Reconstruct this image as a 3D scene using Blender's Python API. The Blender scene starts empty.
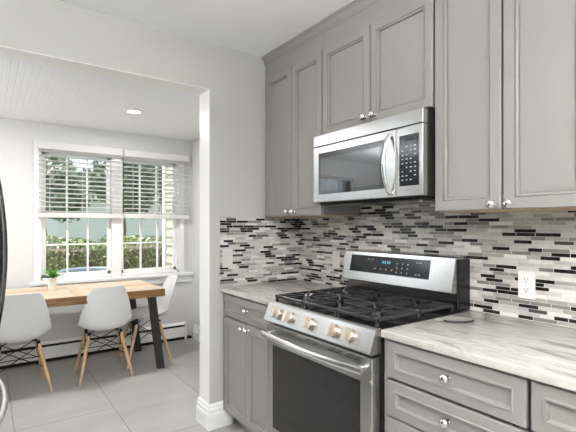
import bpy, bmesh, math, random
from mathutils import Vector, Matrix
random.seed(7)
S = bpy.context.scene
COL = S.collection
R = math.radians
# ------------------------------------------------------------------ camera
cam = bpy.data.cameras.new('camera')
cam.sensor_width = 36.0
cam.lens = 418.0 / 576.0 * 36.0
cam.shift_y = 9.6 / 576.0
cam.clip_start = 0.02
co = bpy.data.objects.new('camera', cam)
co.location = (-1.891, -2.492, 1.318)
co.rotation_euler = (R(90), 0, R(-35.74))
COL.objects.link(co)
S.camera = co
# ------------------------------------------------------------------ view, world, sun
S.view_settings.view_transform = 'Standard'
S.view_settings.look = 'None'
S.view_settings.gamma = 1.0
S.view_settings.use_curve_mapping = False
S.view_settings.exposure = 0.6
W = bpy.data.worlds.new('world')
S.world = W
W.use_nodes = True
wn = W.node_tree.nodes
wn['Background'].inputs[0].default_value = (0.86, 0.93, 1.0, 1)
wn['Background'].inputs[1].default_value = 1.4
sl = bpy.data.lights.new('sun', 'SUN')
sl.energy = 9.0
sl.angle = R(0.6)
sl.color = (1.0, 0.95, 0.87)
so = bpy.data.objects.new('sun', sl)
so.rotation_euler = Vector((0.30, -0.52, -0.85)).to_track_quat('-Z', 'Y').to_euler()
so.location = (-2, 6, 8)
COL.objects.link(so)


def area(name, loc, direction, sx, sy, power, col=(1, 1, 1), shape='RECTANGLE', parent=None, portal=False):
    l = bpy.data.lights.new(name, 'AREA')
    l.shape = shape
    l.size = sx
    if shape in ('RECTANGLE', 'ELLIPSE'):
        l.size_y = sy
    l.energy = power
    l.color = col
    o = bpy.data.objects.new(name, l)
    o.rotation_euler = Vector(direction).to_track_quat('-Z', 'Y').to_euler()
    if parent:
        o.parent = parent
        o.location = Vector(loc) - Vector(parent.location)
    else:
        o.location = loc
    COL.objects.link(o)
    if portal:
        l.cycles.is_portal = True
    return o


FILL_KITCHEN = 1.0      # each recessed kitchen downlight, added for brightness
FILL_DOWN, FILL_UP = 26.0, 45.0   # added fill panel behind the camera, down and up
FILL_WALL = 50.0      # unseen uplight added on the left kitchen wall
FILL_BOWL = 40.0     # made-up uplight bowl that brightens the dining ceiling
LAMP_DINING = 13.0      # each recessed dining downlight; the left one is added
area('window_portal', (-0.77, 2.34, 1.43), (0, -1, 0), 1.5, 1.4, 1, portal=True)
area('window_portal', (-1.5, -4.72, 1.45), (0, 1, 0), 1.9, 1.5, 1, portal=True)

# ------------------------------------------------------------------ materials
def mat(name, col, rough=0.5, metal=0.0, spec=0.5, noise=0.0, nscale=8.0, bump=0.0, bscale=60.0, stretch=None, coat=0.0, emit=None, estr=0.0):
    m = bpy.data.materials.new(name)
    m.use_nodes = True
    nt = m.node_tree
    b = nt.nodes['Principled BSDF']
    b.inputs['Base Color'].default_value = (*col, 1)
    b.inputs['Roughness'].default_value = rough
    b.inputs['Metallic'].default_value = metal
    b.inputs['Specular IOR Level'].default_value = spec
    b.inputs['Coat Weight'].default_value = coat
    b.inputs['Coat Roughness'].default_value = 0.05
    if emit:
        b.inputs['Emission Color'].default_value = (*emit, 1)
        b.inputs['Emission Strength'].default_value = estr
    if noise or bump:
        g = nt.nodes.new('ShaderNodeNewGeometry')
        mp = nt.nodes.new('ShaderNodeMapping')
        if stretch:
            mp.inputs['Scale'].default_value = stretch
        nt.links.new(g.outputs['Position'], mp.inputs['Vector'])
    if noise:
        n = nt.nodes.new('ShaderNodeTexNoise')
        n.inputs['Scale'].default_value = nscale
        n.inputs['Detail'].default_value = 4
        nt.links.new(mp.outputs[0], n.inputs['Vector'])
        mx = nt.nodes.new('ShaderNodeMix')
        mx.data_type = 'RGBA'
        mx.inputs[6].default_value = (*[c * (1 - noise) for c in col], 1)
        mx.inputs[7].default_value = (*[min(1, c * (1 + noise)) for c in col], 1)
        nt.links.new(n.outputs['Fac'], mx.inputs[0])
        nt.links.new(mx.outputs[2], b.inputs['Base Color'])
    if bump:
        n2 = nt.nodes.new('ShaderNodeTexNoise')
        n2.inputs['Scale'].default_value = bscale
        n2.inputs['Detail'].default_value = 3
        nt.links.new(mp.outputs[0], n2.inputs['Vector'])
        bp = nt.nodes.new('ShaderNodeBump')
        bp.inputs['Strength'].default_value = bump
        bp.inputs['Distance'].default_value = 0.002
        nt.links.new(n2.outputs['Fac'], bp.inputs['Height'])
        nt.links.new(bp.outputs[0], b.inputs['Normal'])
    return m


M = {}
M['wall'] = mat('wall_paint', (0.475, 0.473, 0.442), 0.75, bump=0.05, bscale=180)
M['dining_wall'] = mat('dining_wall_paint', (0.67, 0.67, 0.665), 0.7, bump=0.04, bscale=180)
M['ceiling'] = mat('ceiling_paint', (0.90, 0.90, 0.905), 0.85, bump=0.04, bscale=150)
M['trim'] = mat('white_trim_paint', (0.84, 0.84, 0.83), 0.4, noise=0.01)
M['cab'] = mat('grey_cabinet_paint', (0.258, 0.246, 0.234), 0.40, noise=0.015, nscale=3)
M['cab_wood'] = mat('cabinet_underside_wood', (0.55, 0.40, 0.25), 0.5, noise=0.18, nscale=14, stretch=(1, 0.1, 1))
M['steel'] = mat('brushed_steel', (0.45, 0.45, 0.447), 0.27, 1.0, noise=0.03, nscale=40, stretch=(1, 0.05, 6), bump=0.04, bscale=160)
M['steel_bright'] = mat('polished_steel', (0.74, 0.74, 0.73), 0.14, 1.0, noise=0.02)
M['knob_steel'] = mat('warm_knob_steel', (0.54, 0.48, 0.42), 0.30, 1.0, noise=0.04, nscale=60)
M['chrome'] = mat('chrome', (0.75, 0.745, 0.74), 0.08, 1.0, noise=0.01)
M['black'] = mat('black_enamel', (0.010, 0.010, 0.011), 0.22, spec=0.25, noise=0.1)
M['black_matte'] = mat('black_matte', (0.014, 0.013, 0.012), 0.5, spec=0.2, noise=0.1)
M['iron'] = mat('cast_iron', (0.022, 0.022, 0.025), 0.20, spec=0.6, noise=0.25, nscale=40, bump=0.15, bscale=300)
M['black_glass'] = mat('black_glass', (0.012, 0.013, 0.015), 0.10, spec=0.25, coat=0.0, noise=0.02)
M['oven_glass'] = mat('oven_glass', (0.010, 0.010, 0.011), 0.03, spec=0.45, coat=0.1, noise=0.02)
M['mw_glass'] = mat('microwave_glass', (0.02, 0.02, 0.022), 0.03, spec=0.6, coat=0.5, noise=0.02)
M['plastic'] = mat('white_shell_plastic', (0.76, 0.76, 0.75), 0.38, noise=0.01)
M['dark_metal'] = mat('table_leg_metal', (0.025, 0.022, 0.02), 0.42, noise=0.1)
M['blind'] = mat('blind_white', (0.92, 0.92, 0.91), 0.45, noise=0.01)
def translucent(m, fac):
    nt = m.node_tree
    tl = nt.nodes.new('ShaderNodeBsdfTranslucent')
    tl.inputs[0].default_value = (0.86, 0.86, 0.85, 1)
    mx = nt.nodes.new('ShaderNodeMixShader')
    mx.inputs[0].default_value = fac
    nt.links.new(nt.nodes['Principled BSDF'].outputs[0], mx.inputs[1])
    nt.links.new(tl.outputs[0], mx.inputs[2])
    nt.links.new(mx.outputs[0], nt.nodes['Material Output'].inputs[0])
translucent(M['blind'], 0.4)
M['pot'] = mat('white_ceramic', (0.82, 0.82, 0.80), 0.25, noise=0.01)
M['soil'] = mat('soil', (0.05, 0.035, 0.025), 0.9, noise=0.3, nscale=60)
M['plant'] = mat('plant_leaf', (0.12, 0.36, 0.05), 0.4, noise=0.35, nscale=30)
M['plant_dark'] = mat('plant_dark_leaf', (0.03, 0.10, 0.03), 0.45, noise=0.35, nscale=30)
M['hedge'] = mat('hedge_leaf', (0.17, 0.22, 0.075), 0.5, noise=0.4, nscale=9)
M['tree'] = mat('tree_leaf', (0.11, 0.16, 0.095), 0.5, noise=0.4, nscale=3)
M['bark'] = mat('bark', (0.12, 0.085, 0.06), 0.85, noise=0.3, nscale=20)
M['siding'] = mat('cream_siding', (0.38, 0.35, 0.30), 0.6, noise=0.02)
M['far_wall'] = mat('blue_grey_siding', (0.56, 0.575, 0.60), 0.7, noise=0.06, nscale=4)
M['roof'] = mat('grey_roof', (0.20, 0.20, 0.21), 0.85, noise=0.15, nscale=12)
M['grass'] = mat('lawn', (0.16, 0.21, 0.08), 0.9, noise=0.3, nscale=8)
M['patio'] = mat('patio_cushion', (0.15, 0.18, 0.235), 0.7, noise=0.06)
M['dark_steel'] = mat('dark_stainless', (0.16, 0.155, 0.15), 0.22, 1.0, noise=0.03)
M['beige_plate'] = mat('beige_switch_plate', (0.60, 0.58, 0.55), 0.35, noise=0.01)
M['mesh_screen'] = mat('microwave_screen', (0.03, 0.03, 0.033), 0.02, spec=0.9, coat=0.9, noise=0.02)
M['plate'] = mat('outlet_plate', (0.80, 0.79, 0.77), 0.35, noise=0.01)
M['slot'] = mat('outlet_slot', (0.04, 0.04, 0.04), 0.6, noise=0.05)
M['lens'] = mat('lamp_lens', (0.9, 0.9, 0.88), 0.4, emit=(1, 0.97, 0.92), estr=4.0)
M['cyan'] = mat('display_digits', (0.02, 0.1, 0.12), 0.3, emit=(0.1, 0.6, 0.8), estr=0.6)
M['legend'] = mat('key_legend', (0.45, 0.45, 0.46), 0.5, noise=0.02)
M['amber'] = mat('amber_legend', (0.60, 0.30, 0.14), 0.5, noise=0.02)
M['spoon'] = mat('stoneware', (0.30, 0.285, 0.265), 0.35, noise=0.06, nscale=40)
M['rubber'] = mat('dark_rim', (0.03, 0.028, 0.026), 0.5, noise=0.1)  # near black for the painted rim shade and the clock window
M['heater'] = mat('heater_enamel', (0.82, 0.82, 0.80), 0.4, noise=0.01)


def pane_material():
    m = bpy.data.materials.new('window_glass')
    m.use_nodes = True
    nt = m.node_tree
    nt.nodes.clear()
    out = nt.nodes.new('ShaderNodeOutputMaterial')
    tr = nt.nodes.new('ShaderNodeBsdfTransparent')
    tr.inputs[0].default_value = (0.95, 0.975, 0.98, 1)
    gl = nt.nodes.new('ShaderNodeBsdfGlossy')
    gl.inputs['Roughness'].default_value = 0.02
    fr = nt.nodes.new('ShaderNodeFresnel')
    fr.inputs[0].default_value = 1.45
    mx = nt.nodes.new('ShaderNodeMixShader')
    nt.links.new(fr.outputs[0], mx.inputs[0])
    nt.links.new(tr.outputs[0], mx.inputs[1])
    nt.links.new(gl.outputs[0], mx.inputs[2])
    nt.links.new(mx.outputs[0], out.inputs[0])
    return m


M['glass'] = pane_material()


def N(nt, t, **k):
    n = nt.nodes.new(t)
    for a, v in k.items():
        setattr(n, a, v)
    return n


def mosaic_material():
    m = bpy.data.materials.new('strip_mosaic_tile')
    m.use_nodes = True
    nt = m.node_tree
    L = nt.links.new
    b = nt.nodes['Principled BSDF']
    g = N(nt, 'ShaderNodeNewGeometry')
    sp = N(nt, 'ShaderNodeSeparateXYZ')
    L(g.outputs['Position'], sp.inputs[0])

    def math_(op, a, bv=None, c=None):
        n = N(nt, 'ShaderNodeMath', operation=op)
        for i, v in enumerate((a, bv, c)):
            if v is None:
                continue
            if isinstance(v, (int, float)):
                n.inputs[i].default_value = v
            else:
                L(v, n.inputs[i])
        return n.outputs[0]
    PITCH = 0.0162
    u = math_('SUBTRACT', sp.outputs[0], sp.outputs[1])      # runs round the corner
    v = math_('DIVIDE', math_('SUBTRACT', sp.outputs[2], 0.914), PITCH)
    row = math_('FLOOR', v)
    fr = math_('FRACT', v)
    w = math_('ADD', math_('DIVIDE', u, 0.080), math_('MULTIPLY', row, 137.31))
    vor = N(nt, 'ShaderNodeTexVoronoi', voronoi_dimensions='1D', feature='F1')
    vor.inputs['Scale'].default_value = 1.0
    vor.inputs['Randomness'].default_value = 0.85
    L(w, vor.inputs['W'])
    vd = N(nt, 'ShaderNodeTexVoronoi', voronoi_dimensions='1D', feature='DISTANCE_TO_EDGE')
    vd.inputs['Scale'].default_value = 1.0
    vd.inputs['Randomness'].default_value = 0.85
    L(w, vd.inputs['W'])
    sc = N(nt, 'ShaderNodeSeparateColor')
    L(vor.outputs['Color'], sc.inputs[0])
    rnd = sc.outputs[0]
    cr = N(nt, 'ShaderNodeValToRGB')
    cr.color_ramp.interpolation = 'CONSTANT'
    e = cr.color_ramp.elements
    stops = [(0.0, (0.018, 0.016, 0.016)), (0.205, (0.08, 0.075, 0.07)), (0.24, (0.24, 0.23, 0.215)), (0.34, (0.40, 0.375, 0.345)),
             (0.50, (0.63, 0.60, 0.56)), (0.74, (0.78, 0.76, 0.72)), (0.90, (0.50, 0.49, 0.47))]
    e[0].position, e[0].color = stops[0][0], (*stops[0][1], 1)
    e[1].position, e[1].color = stops[1][0], (*stops[1][1], 1)
    for p, c in stops[2:]:
        x = e.new(p)
        x.color = (*c, 1)
    L(rnd, cr.inputs[0])
    nz = N(nt, 'ShaderNodeTexNoise')
    nz.inputs['Scale'].default_value = 45
    L(g.outputs['Position'], nz.inputs['Vector'])
    vm = N(nt, 'ShaderNodeMix', data_type='RGBA', blend_type='MULTIPLY')
    vm.inputs[0].default_value = 0.3
    L(cr.outputs[0], vm.inputs[6])
    L(nz.outputs['Fac'], vm.inputs[7])
    # grout mask
    ev = math_('LESS_THAN', vd.outputs['Distance'], 0.016)
    eh = math_('LESS_THAN', fr, 0.11)
    gm = math_('MAXIMUM', ev, eh)
    mx = N(nt, 'ShaderNodeMix', data_type='RGBA')
    L(gm, mx.inputs[0])
    L(vm.outputs[2], mx.inputs[6])
    mx.inputs[7].default_value = (0.56, 0.54, 0.50, 1)
    L(mx.outputs[2], b.inputs['Base Color'])
    # glass strips are glossy, stone strips honed
    glossy = math_('LESS_THAN', sc.outputs[1], 0.45)
    dark = math_('LESS_THAN', rnd, 0.22)
    gl = math_('MAXIMUM', glossy, dark)
    ro = math_('SUBTRACT', 0.38, math_('MULTIPLY', gl, 0.30))
    ro = math_('ADD', ro, math_('MULTIPLY', gm, 0.4))
    L(ro, b.inputs['Roughness'])
    bp = N(nt, 'ShaderNodeBump')
    bp.inputs['Strength'].default_value = 0.5
    bp.inputs['Distance'].default_value = 0.001
    L(math_('ADD', math_('SUBTRACT', 1.0, gm), math_('MULTIPLY', sc.outputs[2], 0.4)), bp.inputs['Height'])
    L(bp.outputs[0], b.inputs['Normal'])
    return m


def floor_material():
    m = bpy.data.materials.new('large_grey_floor_tile')
    m.use_nodes = True
    nt = m.node_tree
    L = nt.links.new
    b = nt.nodes['Principled BSDF']
    g = N(nt, 'ShaderNodeNewGeometry')
    sp = N(nt, 'ShaderNodeSeparateXYZ')
    cb = N(nt, 'ShaderNodeCombineXYZ')
    L(g.outputs['Position'], sp.inputs[0])
    ax = N(nt, 'ShaderNodeMath', operation='ADD')
    ax.inputs[1].default_value = 10 * 1.2 - 1.3
    L(sp.outputs[1], ax.inputs[0])
    ay = N(nt, 'ShaderNodeMath', operation='ADD')
    ay.inputs[1].default_value = 10 * 0.605 + 0.54
    L(sp.outputs[0], ay.inputs[0])
    L(ax.outputs[0], cb.inputs[0])
    L(ay.outputs[0], cb.inputs[1])
    br = N(nt, 'ShaderNodeTexBrick')
    br.offset = 0.5
    br.inputs['Scale'].default_value = 1
    br.inputs['Brick Width'].default_value = 1.2
    br.inputs['Row Height'].default_value = 0.605
    br.inputs['Mortar Size'].default_value = 0.0028
    br.inputs['Mortar Smooth'].default_value = 0.1
    br.inputs['Color1'].default_value = (0.39, 0.378, 0.357, 1)
    br.inputs['Color2'].default_value = (0.415, 0.402, 0.38, 1)
    br.inputs['Mortar'].default_value = (0.17, 0.16, 0.15, 1)
    L(cb.outputs[0], br.inputs['Vector'])
    n = N(nt, 'ShaderNodeTexNoise')
    n.inputs['Scale'].default_value = 2.2
    n.inputs['Detail'].default_value = 6
    n.inputs['Distortion'].default_value = 0.6
    mp = N(nt, 'ShaderNodeMapping')
    mp.inputs['Rotation'].default_value = (0, 0, 0.6)
    mp.inputs['Scale'].default_value = (0.7, 2.0, 1)
    L(g.outputs['Position'], mp.inputs[0])
    L(mp.outputs[0], n.inputs['Vector'])
    cr = N(nt, 'ShaderNodeValToRGB')
    cr.color_ramp.elements[0].position = 0.3
    cr.color_ramp.elements[0].color = (0.86, 0.86, 0.86, 1)
    cr.color_ramp.elements[1].position = 0.7
    cr.color_ramp.elements[1].color = (1, 1, 1, 1)
    L(n.outputs['Fac'], cr.inputs[0])
    mx = N(nt, 'ShaderNodeMix', data_type='RGBA', blend_type='MULTIPLY')
    mx.inputs[0].default_value = 1
    L(br.outputs['Color'], mx.inputs[6])
    L(cr.outputs[0], mx.inputs[7])
    L(mx.outputs[2], b.inputs['Base Color'])
    b.inputs['Roughness'].default_value = 0.33
    return m


def stone_material():
    m = bpy.data.materials.new('veined_light_stone')
    m.use_nodes = True
    nt = m.node_tree
    L = nt.links.new
    b = nt.nodes['Principled BSDF']
    g = N(nt, 'ShaderNodeNewGeometry')
    mp = N(nt, 'ShaderNodeMapping')
    mp.inputs['Rotation'].default_value = (0, 0, 0.10)
    mp.inputs['Scale'].default_value = (4.6, 1.15, 4.6)
    L(g.outputs['Position'], mp.inputs[0])
    n = N(nt, 'ShaderNodeTexNoise')
    n.inputs['Scale'].default_value = 2.4
    n.inputs['Detail'].default_value = 9
    n.inputs['Roughness'].default_value = 0.62
    n.inputs['Distortion'].default_value = 1.1
    L(mp.outputs[0], n.inputs['Vector'])
    cr = N(nt, 'ShaderNodeValToRGB')
    e = cr.color_ramp.elements
    e[0].position, e[0].color = 0.30, (0.22, 0.205, 0.19, 1)
    e[1].position, e[1].color = 0.72, (0.62, 0.60, 0.565, 1)
    for p, c in ((0.40, (0.37, 0.35, 0.325)), (0.47, (0.52, 0.50, 0.465)), (0.55, (0.43, 0.41, 0.38)), (0.62, (0.56, 0.54, 0.51))):
        x = e.new(p)
        x.color = (*c, 1)
    L(n.outputs['Fac'], cr.inputs[0])
    L(cr.outputs[0], b.inputs['Base Color'])
    b.inputs['Roughness'].default_value = 0.22
    return m


def wood_material(name, c1, c2, axis='x', ring=9.0):
    m = bpy.data.materials.new(name)
    m.use_nodes = True
    nt = m.node_tree
    L = nt.links.new
    b = nt.nodes['Principled BSDF']
    tc = N(nt, 'ShaderNodeTexCoord')
    mp = N(nt, 'ShaderNodeMapping')
    mp.inputs['Scale'].default_value = {'x': (0.5, 7, 7), 'y': (7, 0.5, 7), 'z': (7, 7, 0.5)}[axis]
    L(tc.outputs['Object'], mp.inputs[0])
    n = N(nt, 'ShaderNodeTexNoise')
    n.inputs['Scale'].default_value = ring
    n.inputs['Detail'].default_value = 5
    n.inputs['Distortion'].default_value = 0.8
    L(mp.outputs[0], n.inputs['Vector'])
    cr = N(nt, 'ShaderNodeValToRGB')
    e = cr.color_ramp.elements
    e[0].position, e[0].color = 0.32, (*c1, 1)
    e[1].position, e[1].color = 0.68, (*c2, 1)
    L(n.outputs['Fac'], cr.inputs[0])
    L(cr.outputs[0], b.inputs['Base Color'])
    b.inputs['Roughness'].default_value = 0.28
    return m


def beadboard_material():
    m = bpy.data.materials.new('beadboard_ceiling')
    m.use_nodes = True
    nt = m.node_tree
    L = nt.links.new
    b = nt.nodes['Principled BSDF']
    b.inputs['Base Color'].default_value = (0.83, 0.86, 0.885, 1)
    b.inputs['Roughness'].default_value = 0.55
    g = N(nt, 'ShaderNodeNewGeometry')
    wv = N(nt, 'ShaderNodeTexWave', wave_type='BANDS', bands_direction='X', wave_profile='SIN')
    wv.inputs['Scale'].default_value = 8.0
    L(g.outputs['Position'], wv.inputs['Vector'])
    cr = N(nt, 'ShaderNodeValToRGB')
    cr.color_ramp.elements[0].position = 0.0
    cr.color_ramp.elements[1].position = 0.16
    L(wv.outputs['Fac'], cr.inputs[0])
    bp = N(nt, 'ShaderNodeBump')
    bp.inputs['Strength'].default_value = 0.45
    bp.inputs['Distance'].default_value = 0.002
    L(cr.outputs[0], bp.inputs['Height'])
    L(bp.outputs[0], b.inputs['Normal'])
    return m


def siding_bump(m, pitch):
    nt = m.node_tree
    L = nt.links.new
    b = nt.nodes['Principled BSDF']
    g = N(nt, 'ShaderNodeNewGeometry')
    sp = N(nt, 'ShaderNodeSeparateXYZ')
    L(g.outputs['Position'], sp.inputs[0])
    d = N(nt, 'ShaderNodeMath', operation='DIVIDE')
    d.inputs[1].default_value = pitch
    L(sp.outputs[2], d.inputs[0])
    f = N(nt, 'ShaderNodeMath', operation='FRACT')
    L(d.outputs[0], f.inputs[0])
    bp = N(nt, 'ShaderNodeBump')
    bp.inputs['Strength'].default_value = 1.0
    bp.inputs['Distance'].default_value = 0.02
    L(f.outputs[0], bp.inputs['Height'])
    L(bp.outputs[0], b.inputs['Normal'])


siding_bump(M['far_wall'], 0.18)
M['mosaic'] = mosaic_material()
M['floor'] = floor_material()
M['stone'] = stone_material()
M['beadboard'] = beadboard_material()
M['oak_light'] = wood_material('pale_oak_board', (0.56, 0.38, 0.23), (0.76, 0.58, 0.40), 'x')
M['oak_mid'] = wood_material('golden_oak_board', (0.44, 0.25, 0.12), (0.64, 0.41, 0.22), 'x')
M['oak_grey'] = wood_material('weathered_oak_board', (0.46, 0.36, 0.27), (0.62, 0.50, 0.39), 'x')
M['oak_end'] = wood_material('oak_crosspiece', (0.52, 0.33, 0.18), (0.72, 0.52, 0.33), 'y')
M['oak_edge'] = wood_material('oak_front_edge', (0.17, 0.08, 0.03), (0.37, 0.20, 0.085), 'x', 6)
M['dowel'] = wood_material('beech_dowel', (0.58, 0.36, 0.19), (0.72, 0.48, 0.28), 'z', 5)

# ------------------------------------------------------------------ mesh helpers
def nb():
    return bmesh.new()


def box(bm, x0, x1, y0, y1, z0, z1, bev=0.0, seg=2):
    t = bmesh.new()
    bmesh.ops.create_cube(t, size=1)
    for v in t.verts:
        v.co = Vector(((x0 + x1) / 2 + v.co.x * (x1 - x0), (y0 + y1) / 2 + v.co.y * (y1 - y0), (z0 + z1) / 2 + v.co.z * (z1 - z0)))
    if bev:
        bmesh.ops.bevel(t, geom=list(t.edges), offset=bev, segments=seg, affect='EDGES', profile=0.5)
    merge(bm, t)
    return bm


def merge(bm, t):
    me = bpy.data.meshes.new('tmp')
    t.to_mesh(me)
    t.free()
    bm.from_mesh(me)
    bpy.data.meshes.remove(me)


def rod(bm, a, b, r0, r1=None, seg=12):
    a, b = Vector(a), Vector(b)
    r1 = r0 if r1 is None else r1
    t = bmesh.new()
    bmesh.ops.create_cone(t, cap_ends=True, segments=seg, radius1=r0, radius2=r1, depth=(b - a).length)
    q = (b - a).to_track_quat('Z', 'Y')
    bmesh.ops.transform(t, matrix=Matrix.Translation((a + b) / 2) @ q.to_matrix().to_4x4(), verts=t.verts)
    merge(bm, t)
    return bm


def bar(bm, a, b, w, h, bev=0.001):
    """rectangular bar from a to b"""
    a, b = Vector(a), Vector(b)
    d = b - a
    t = bmesh.new()
    bmesh.ops.create_cube(t, size=1)
    bmesh.ops.scale(t, vec=(w, h, d.length), verts=t.verts)
    if bev:
        bmesh.ops.bevel(t, geom=list(t.edges), offset=bev, segments=1, affect='EDGES')
    z = d.normalized()
    up = Vector((0, 0, 1)) if abs(z.z) < 0.9 else Vector((0, 1, 0))
    x = up.cross(z).normalized()
    y = z.cross(x)
    m = Matrix((x, y, z)).transposed().to_4x4()
    bmesh.ops.transform(t, matrix=Matrix.Translation((a + b) / 2) @ m, verts=t.verts)
    merge(bm, t)
    return bm


def tube(bm, pts, r, seg=10, flat=None):
    """round (or elliptical: flat=(rx, ry)) sweep along points"""
    pts = [Vector(p) for p in pts]
    rings = []
    n = len(pts)
    prev = None
    for i, p in enumerate(pts):
        d = (pts[min(i + 1, n - 1)] - pts[max(i - 1, 0)]).normalized()
        if prev is None:
            ref = Vector((0, 0, 1)) if abs(d.z) < 0.9 else Vector((0, 1, 0))
            x = ref.cross(d).normalized()
        else:
            x = (prev - d * prev.dot(d)).normalized()
        prev = x
        y = d.cross(x)
        rr = r[i] if isinstance(r, (list, tuple)) else r
        rx, ry = (rr, rr) if flat is None else (rr * flat[0], rr * flat[1])
        rings.append([bm.verts.new(p + x * math.cos(2 * math.pi * k / seg) * rx + y * math.sin(2 * math.pi * k / seg) * ry) for k in range(seg)])
    for i in range(n - 1):
        for k in range(seg):
            bm.faces.new((rings[i][k], rings[i][(k + 1) % seg], rings[i + 1][(k + 1) % seg], rings[i + 1][k]))
    bm.faces.new(rings[0][::-1])
    bm.faces.new(rings[-1])
    return bm


def lathe(bm, prof, origin=(0, 0, 0), axis=(0, 0, 1), seg=20, caps=True):
    """prof: (radius, height) pairs, revolved about axis"""
    o = Vector(origin)
    q = Vector(axis).to_track_quat('Z', 'Y')
    rings = []
    for r, h in prof:
        if r < 1e-6:
            rings.append([bm.verts.new(o + q @ Vector((0, 0, h)))])
        else:
            rings.append([bm.verts.new(o + q @ Vector((r * math.cos(2 * math.pi * k / seg), r * math.sin(2 * math.pi * k / seg), h))) for k in range(seg)])
    for a, b in zip(rings, rings[1:]):
        for k in range(seg):
            k2 = (k + 1) % seg
            if len(a) == 1 and len(b) == 1:
                continue
            if len(a) == 1:
                bm.faces.new((a[0], b[k2], b[k]))
            elif len(b) == 1:
                bm.faces.new((a[k], a[k2], b[0]))
            else:
                bm.faces.new((a[k], a[k2], b[k2], b[k]))
    for r_, rev in ((rings[0], True), (rings[-1], False)):
        if caps and len(r_) > 2:
            bm.faces.new(r_[::-1] if rev else r_)
    return bm


def prism(bm, pts, axis, a0, a1):
    """extrude 2D outline along axis: 'x' -> pts (y,z); 'y' -> pts (x,z); 'z' -> pts (x,y)"""
    def mk(p, a):
        return {'x': (a, p[0], p[1]), 'y': (p[0], a, p[1]), 'z': (p[0], p[1], a)}[axis]
    A = [bm.verts.new(mk(p, a0)) for p in pts]
    B = [bm.verts.new(mk(p, a1)) for p in pts]
    n = len(pts)
    for i in range(n):
        bm.faces.new((A[i], A[(i + 1) % n], B[(i + 1) % n], B[i]))
    bm.faces.new(A[::-1])
    bm.faces.new(B)
    return bm


def wl(o):
    v = Vector(o.location)
    while o.parent:
        o = o.parent
        v += Vector(o.location)
    return v


def link(name, bm, m, parent=None, smooth=False, loc=None):
    """one mesh object; coordinates in bm are world coordinates"""
    bmesh.ops.recalc_face_normals(bm, faces=list(bm.faces))
    me = bpy.data.meshes.new(name)
    o = bpy.data.objects.new(name, me)
    if parent is not None:
        off = wl(parent)
        o.parent = parent
    else:
        if loc is None:
            xs = [v.co for v in bm.verts]
            loc = Vector(((min(v.x for v in xs) + max(v.x for v in xs)) / 2, (min(v.y for v in xs) + max(v.y for v in xs)) / 2, min(v.z for v in xs)))
        off = Vector(loc)
        o.location = off
    for v in bm.verts:
        v.co -= off
    bm.to_mesh(me)
    bm.free()
    me.materials.append(m)
    if smooth:
        for p in me.polygons:
            p.use_smooth = True
        if smooth != 'all':
            try:
                me.set_sharp_from_angle(angle=R(35))
            except Exception:
                pass
    COL.objects.link(o)
    return o


def tag(o, label, cat, group=None, kind=None):
    o['label'] = label
    o['category'] = cat
    if group:
        o['group'] = group
    if kind:
        o['kind'] = kind
    return o


def thing(name, label, cat, loc=(0, 0, 0), group=None):
    o = bpy.data.objects.new(name, None)
    o.empty_display_size = 0.1
    o.location = loc
    COL.objects.link(o)
    return tag(o, label, cat, group)


def struct(name, bm, m, parent=None, smooth=False):
    o = link(name, bm, m, parent, smooth)
    if parent is None:
        o['kind'] = 'structure'
    return o


def dup(root, loc, rotz=None, label=None):
    r = root.copy()
    COL.objects.link(r)
    r.location = loc
    if rotz is not None:
        r.rotation_euler = (0, 0, rotz)
    if label:
        r['label'] = label
    for ch in list(root.children):
        c = ch.copy()
        COL.objects.link(c)
        c.parent = r
        for g in list(ch.children):
            d = g.copy()
            COL.objects.link(d)
            d.parent = c
    return r


# ------------------------------------------------------------------ the room
KZ = 2.50      # kitchen ceiling
DZ = 2.318     # dining ceiling
OZ = 2.203     # head of the opening
OX = -0.722    # right jamb of the opening
OL = -2.45     # left jamb of the opening
WT = 0.15
GX0, GX1 = -3.0, 0.0
RY = -4.6
b = nb(); box(b, -4.7, 0.2, RY - 0.12, 2.32, -0.12, 0.0)
struct('floor', b, M['floor'])
b = nb(); box(b, -3.1, 0.12, RY - 0.12, WT, KZ, KZ + 0.1)
struct('ceiling', b, M['ceiling'])
b = nb(); box(b, -4.7, 0.2, WT, 2.32, DZ, DZ + 0.28)
struct('ceiling_dining', b, M['beadboard'])
b = nb(); box(b, 0, 0.12, RY - 0.12, 0, 0, KZ)
struct('wall_right', b, M['wall'])
b = nb(); box(b, OX, 0.2, 0, WT, 0, KZ); box(b, -3.1, OL, 0, WT, 0, KZ); box(b, OL, OX, 0, WT, OZ, KZ)
struct('wall_back', b, M['wall'])
b = nb(); box(b, -3.12, -3.0, RY - 0.12, 0, 0, KZ)
struct('wall_left', b, M['wall'])
b = nb(); box(b, 0.08, 0.2, WT, 2.2, 0, DZ)
struct('wall_dining_right', b, M['dining_wall'])
b = nb(); box(b, -4.7, -4.58, WT, 2.32, 0, DZ); box(b, -4.58, -3.1, WT - 0.1, WT, 0, DZ)
struct('wall_dining_left', b, M['dining_wall'])
WX0, WX1, WZ0, WZ1 = -1.475, -0.075, 0.785, 2.075
b = nb()
box(b, -2.70, WX0, 2.2, 2.32, 0, DZ); box(b, -4.58, -3.60, 2.2, 2.32, 0, DZ); box(b, -3.60, -2.70, 2.2, 2.32, 0, 0.95); box(b, -3.60, -2.70, 2.2, 2.32, WZ1, DZ); box(b, WX1, 0.2, 2.2, 2.32, 0, DZ)
box(b, WX0, WX1, 2.2, 2.32, 0, WZ0); box(b, WX0, WX1, 2.2, 2.32, WZ1, DZ)
struct('wall_dining_back', b, M['dining_wall'])
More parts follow.
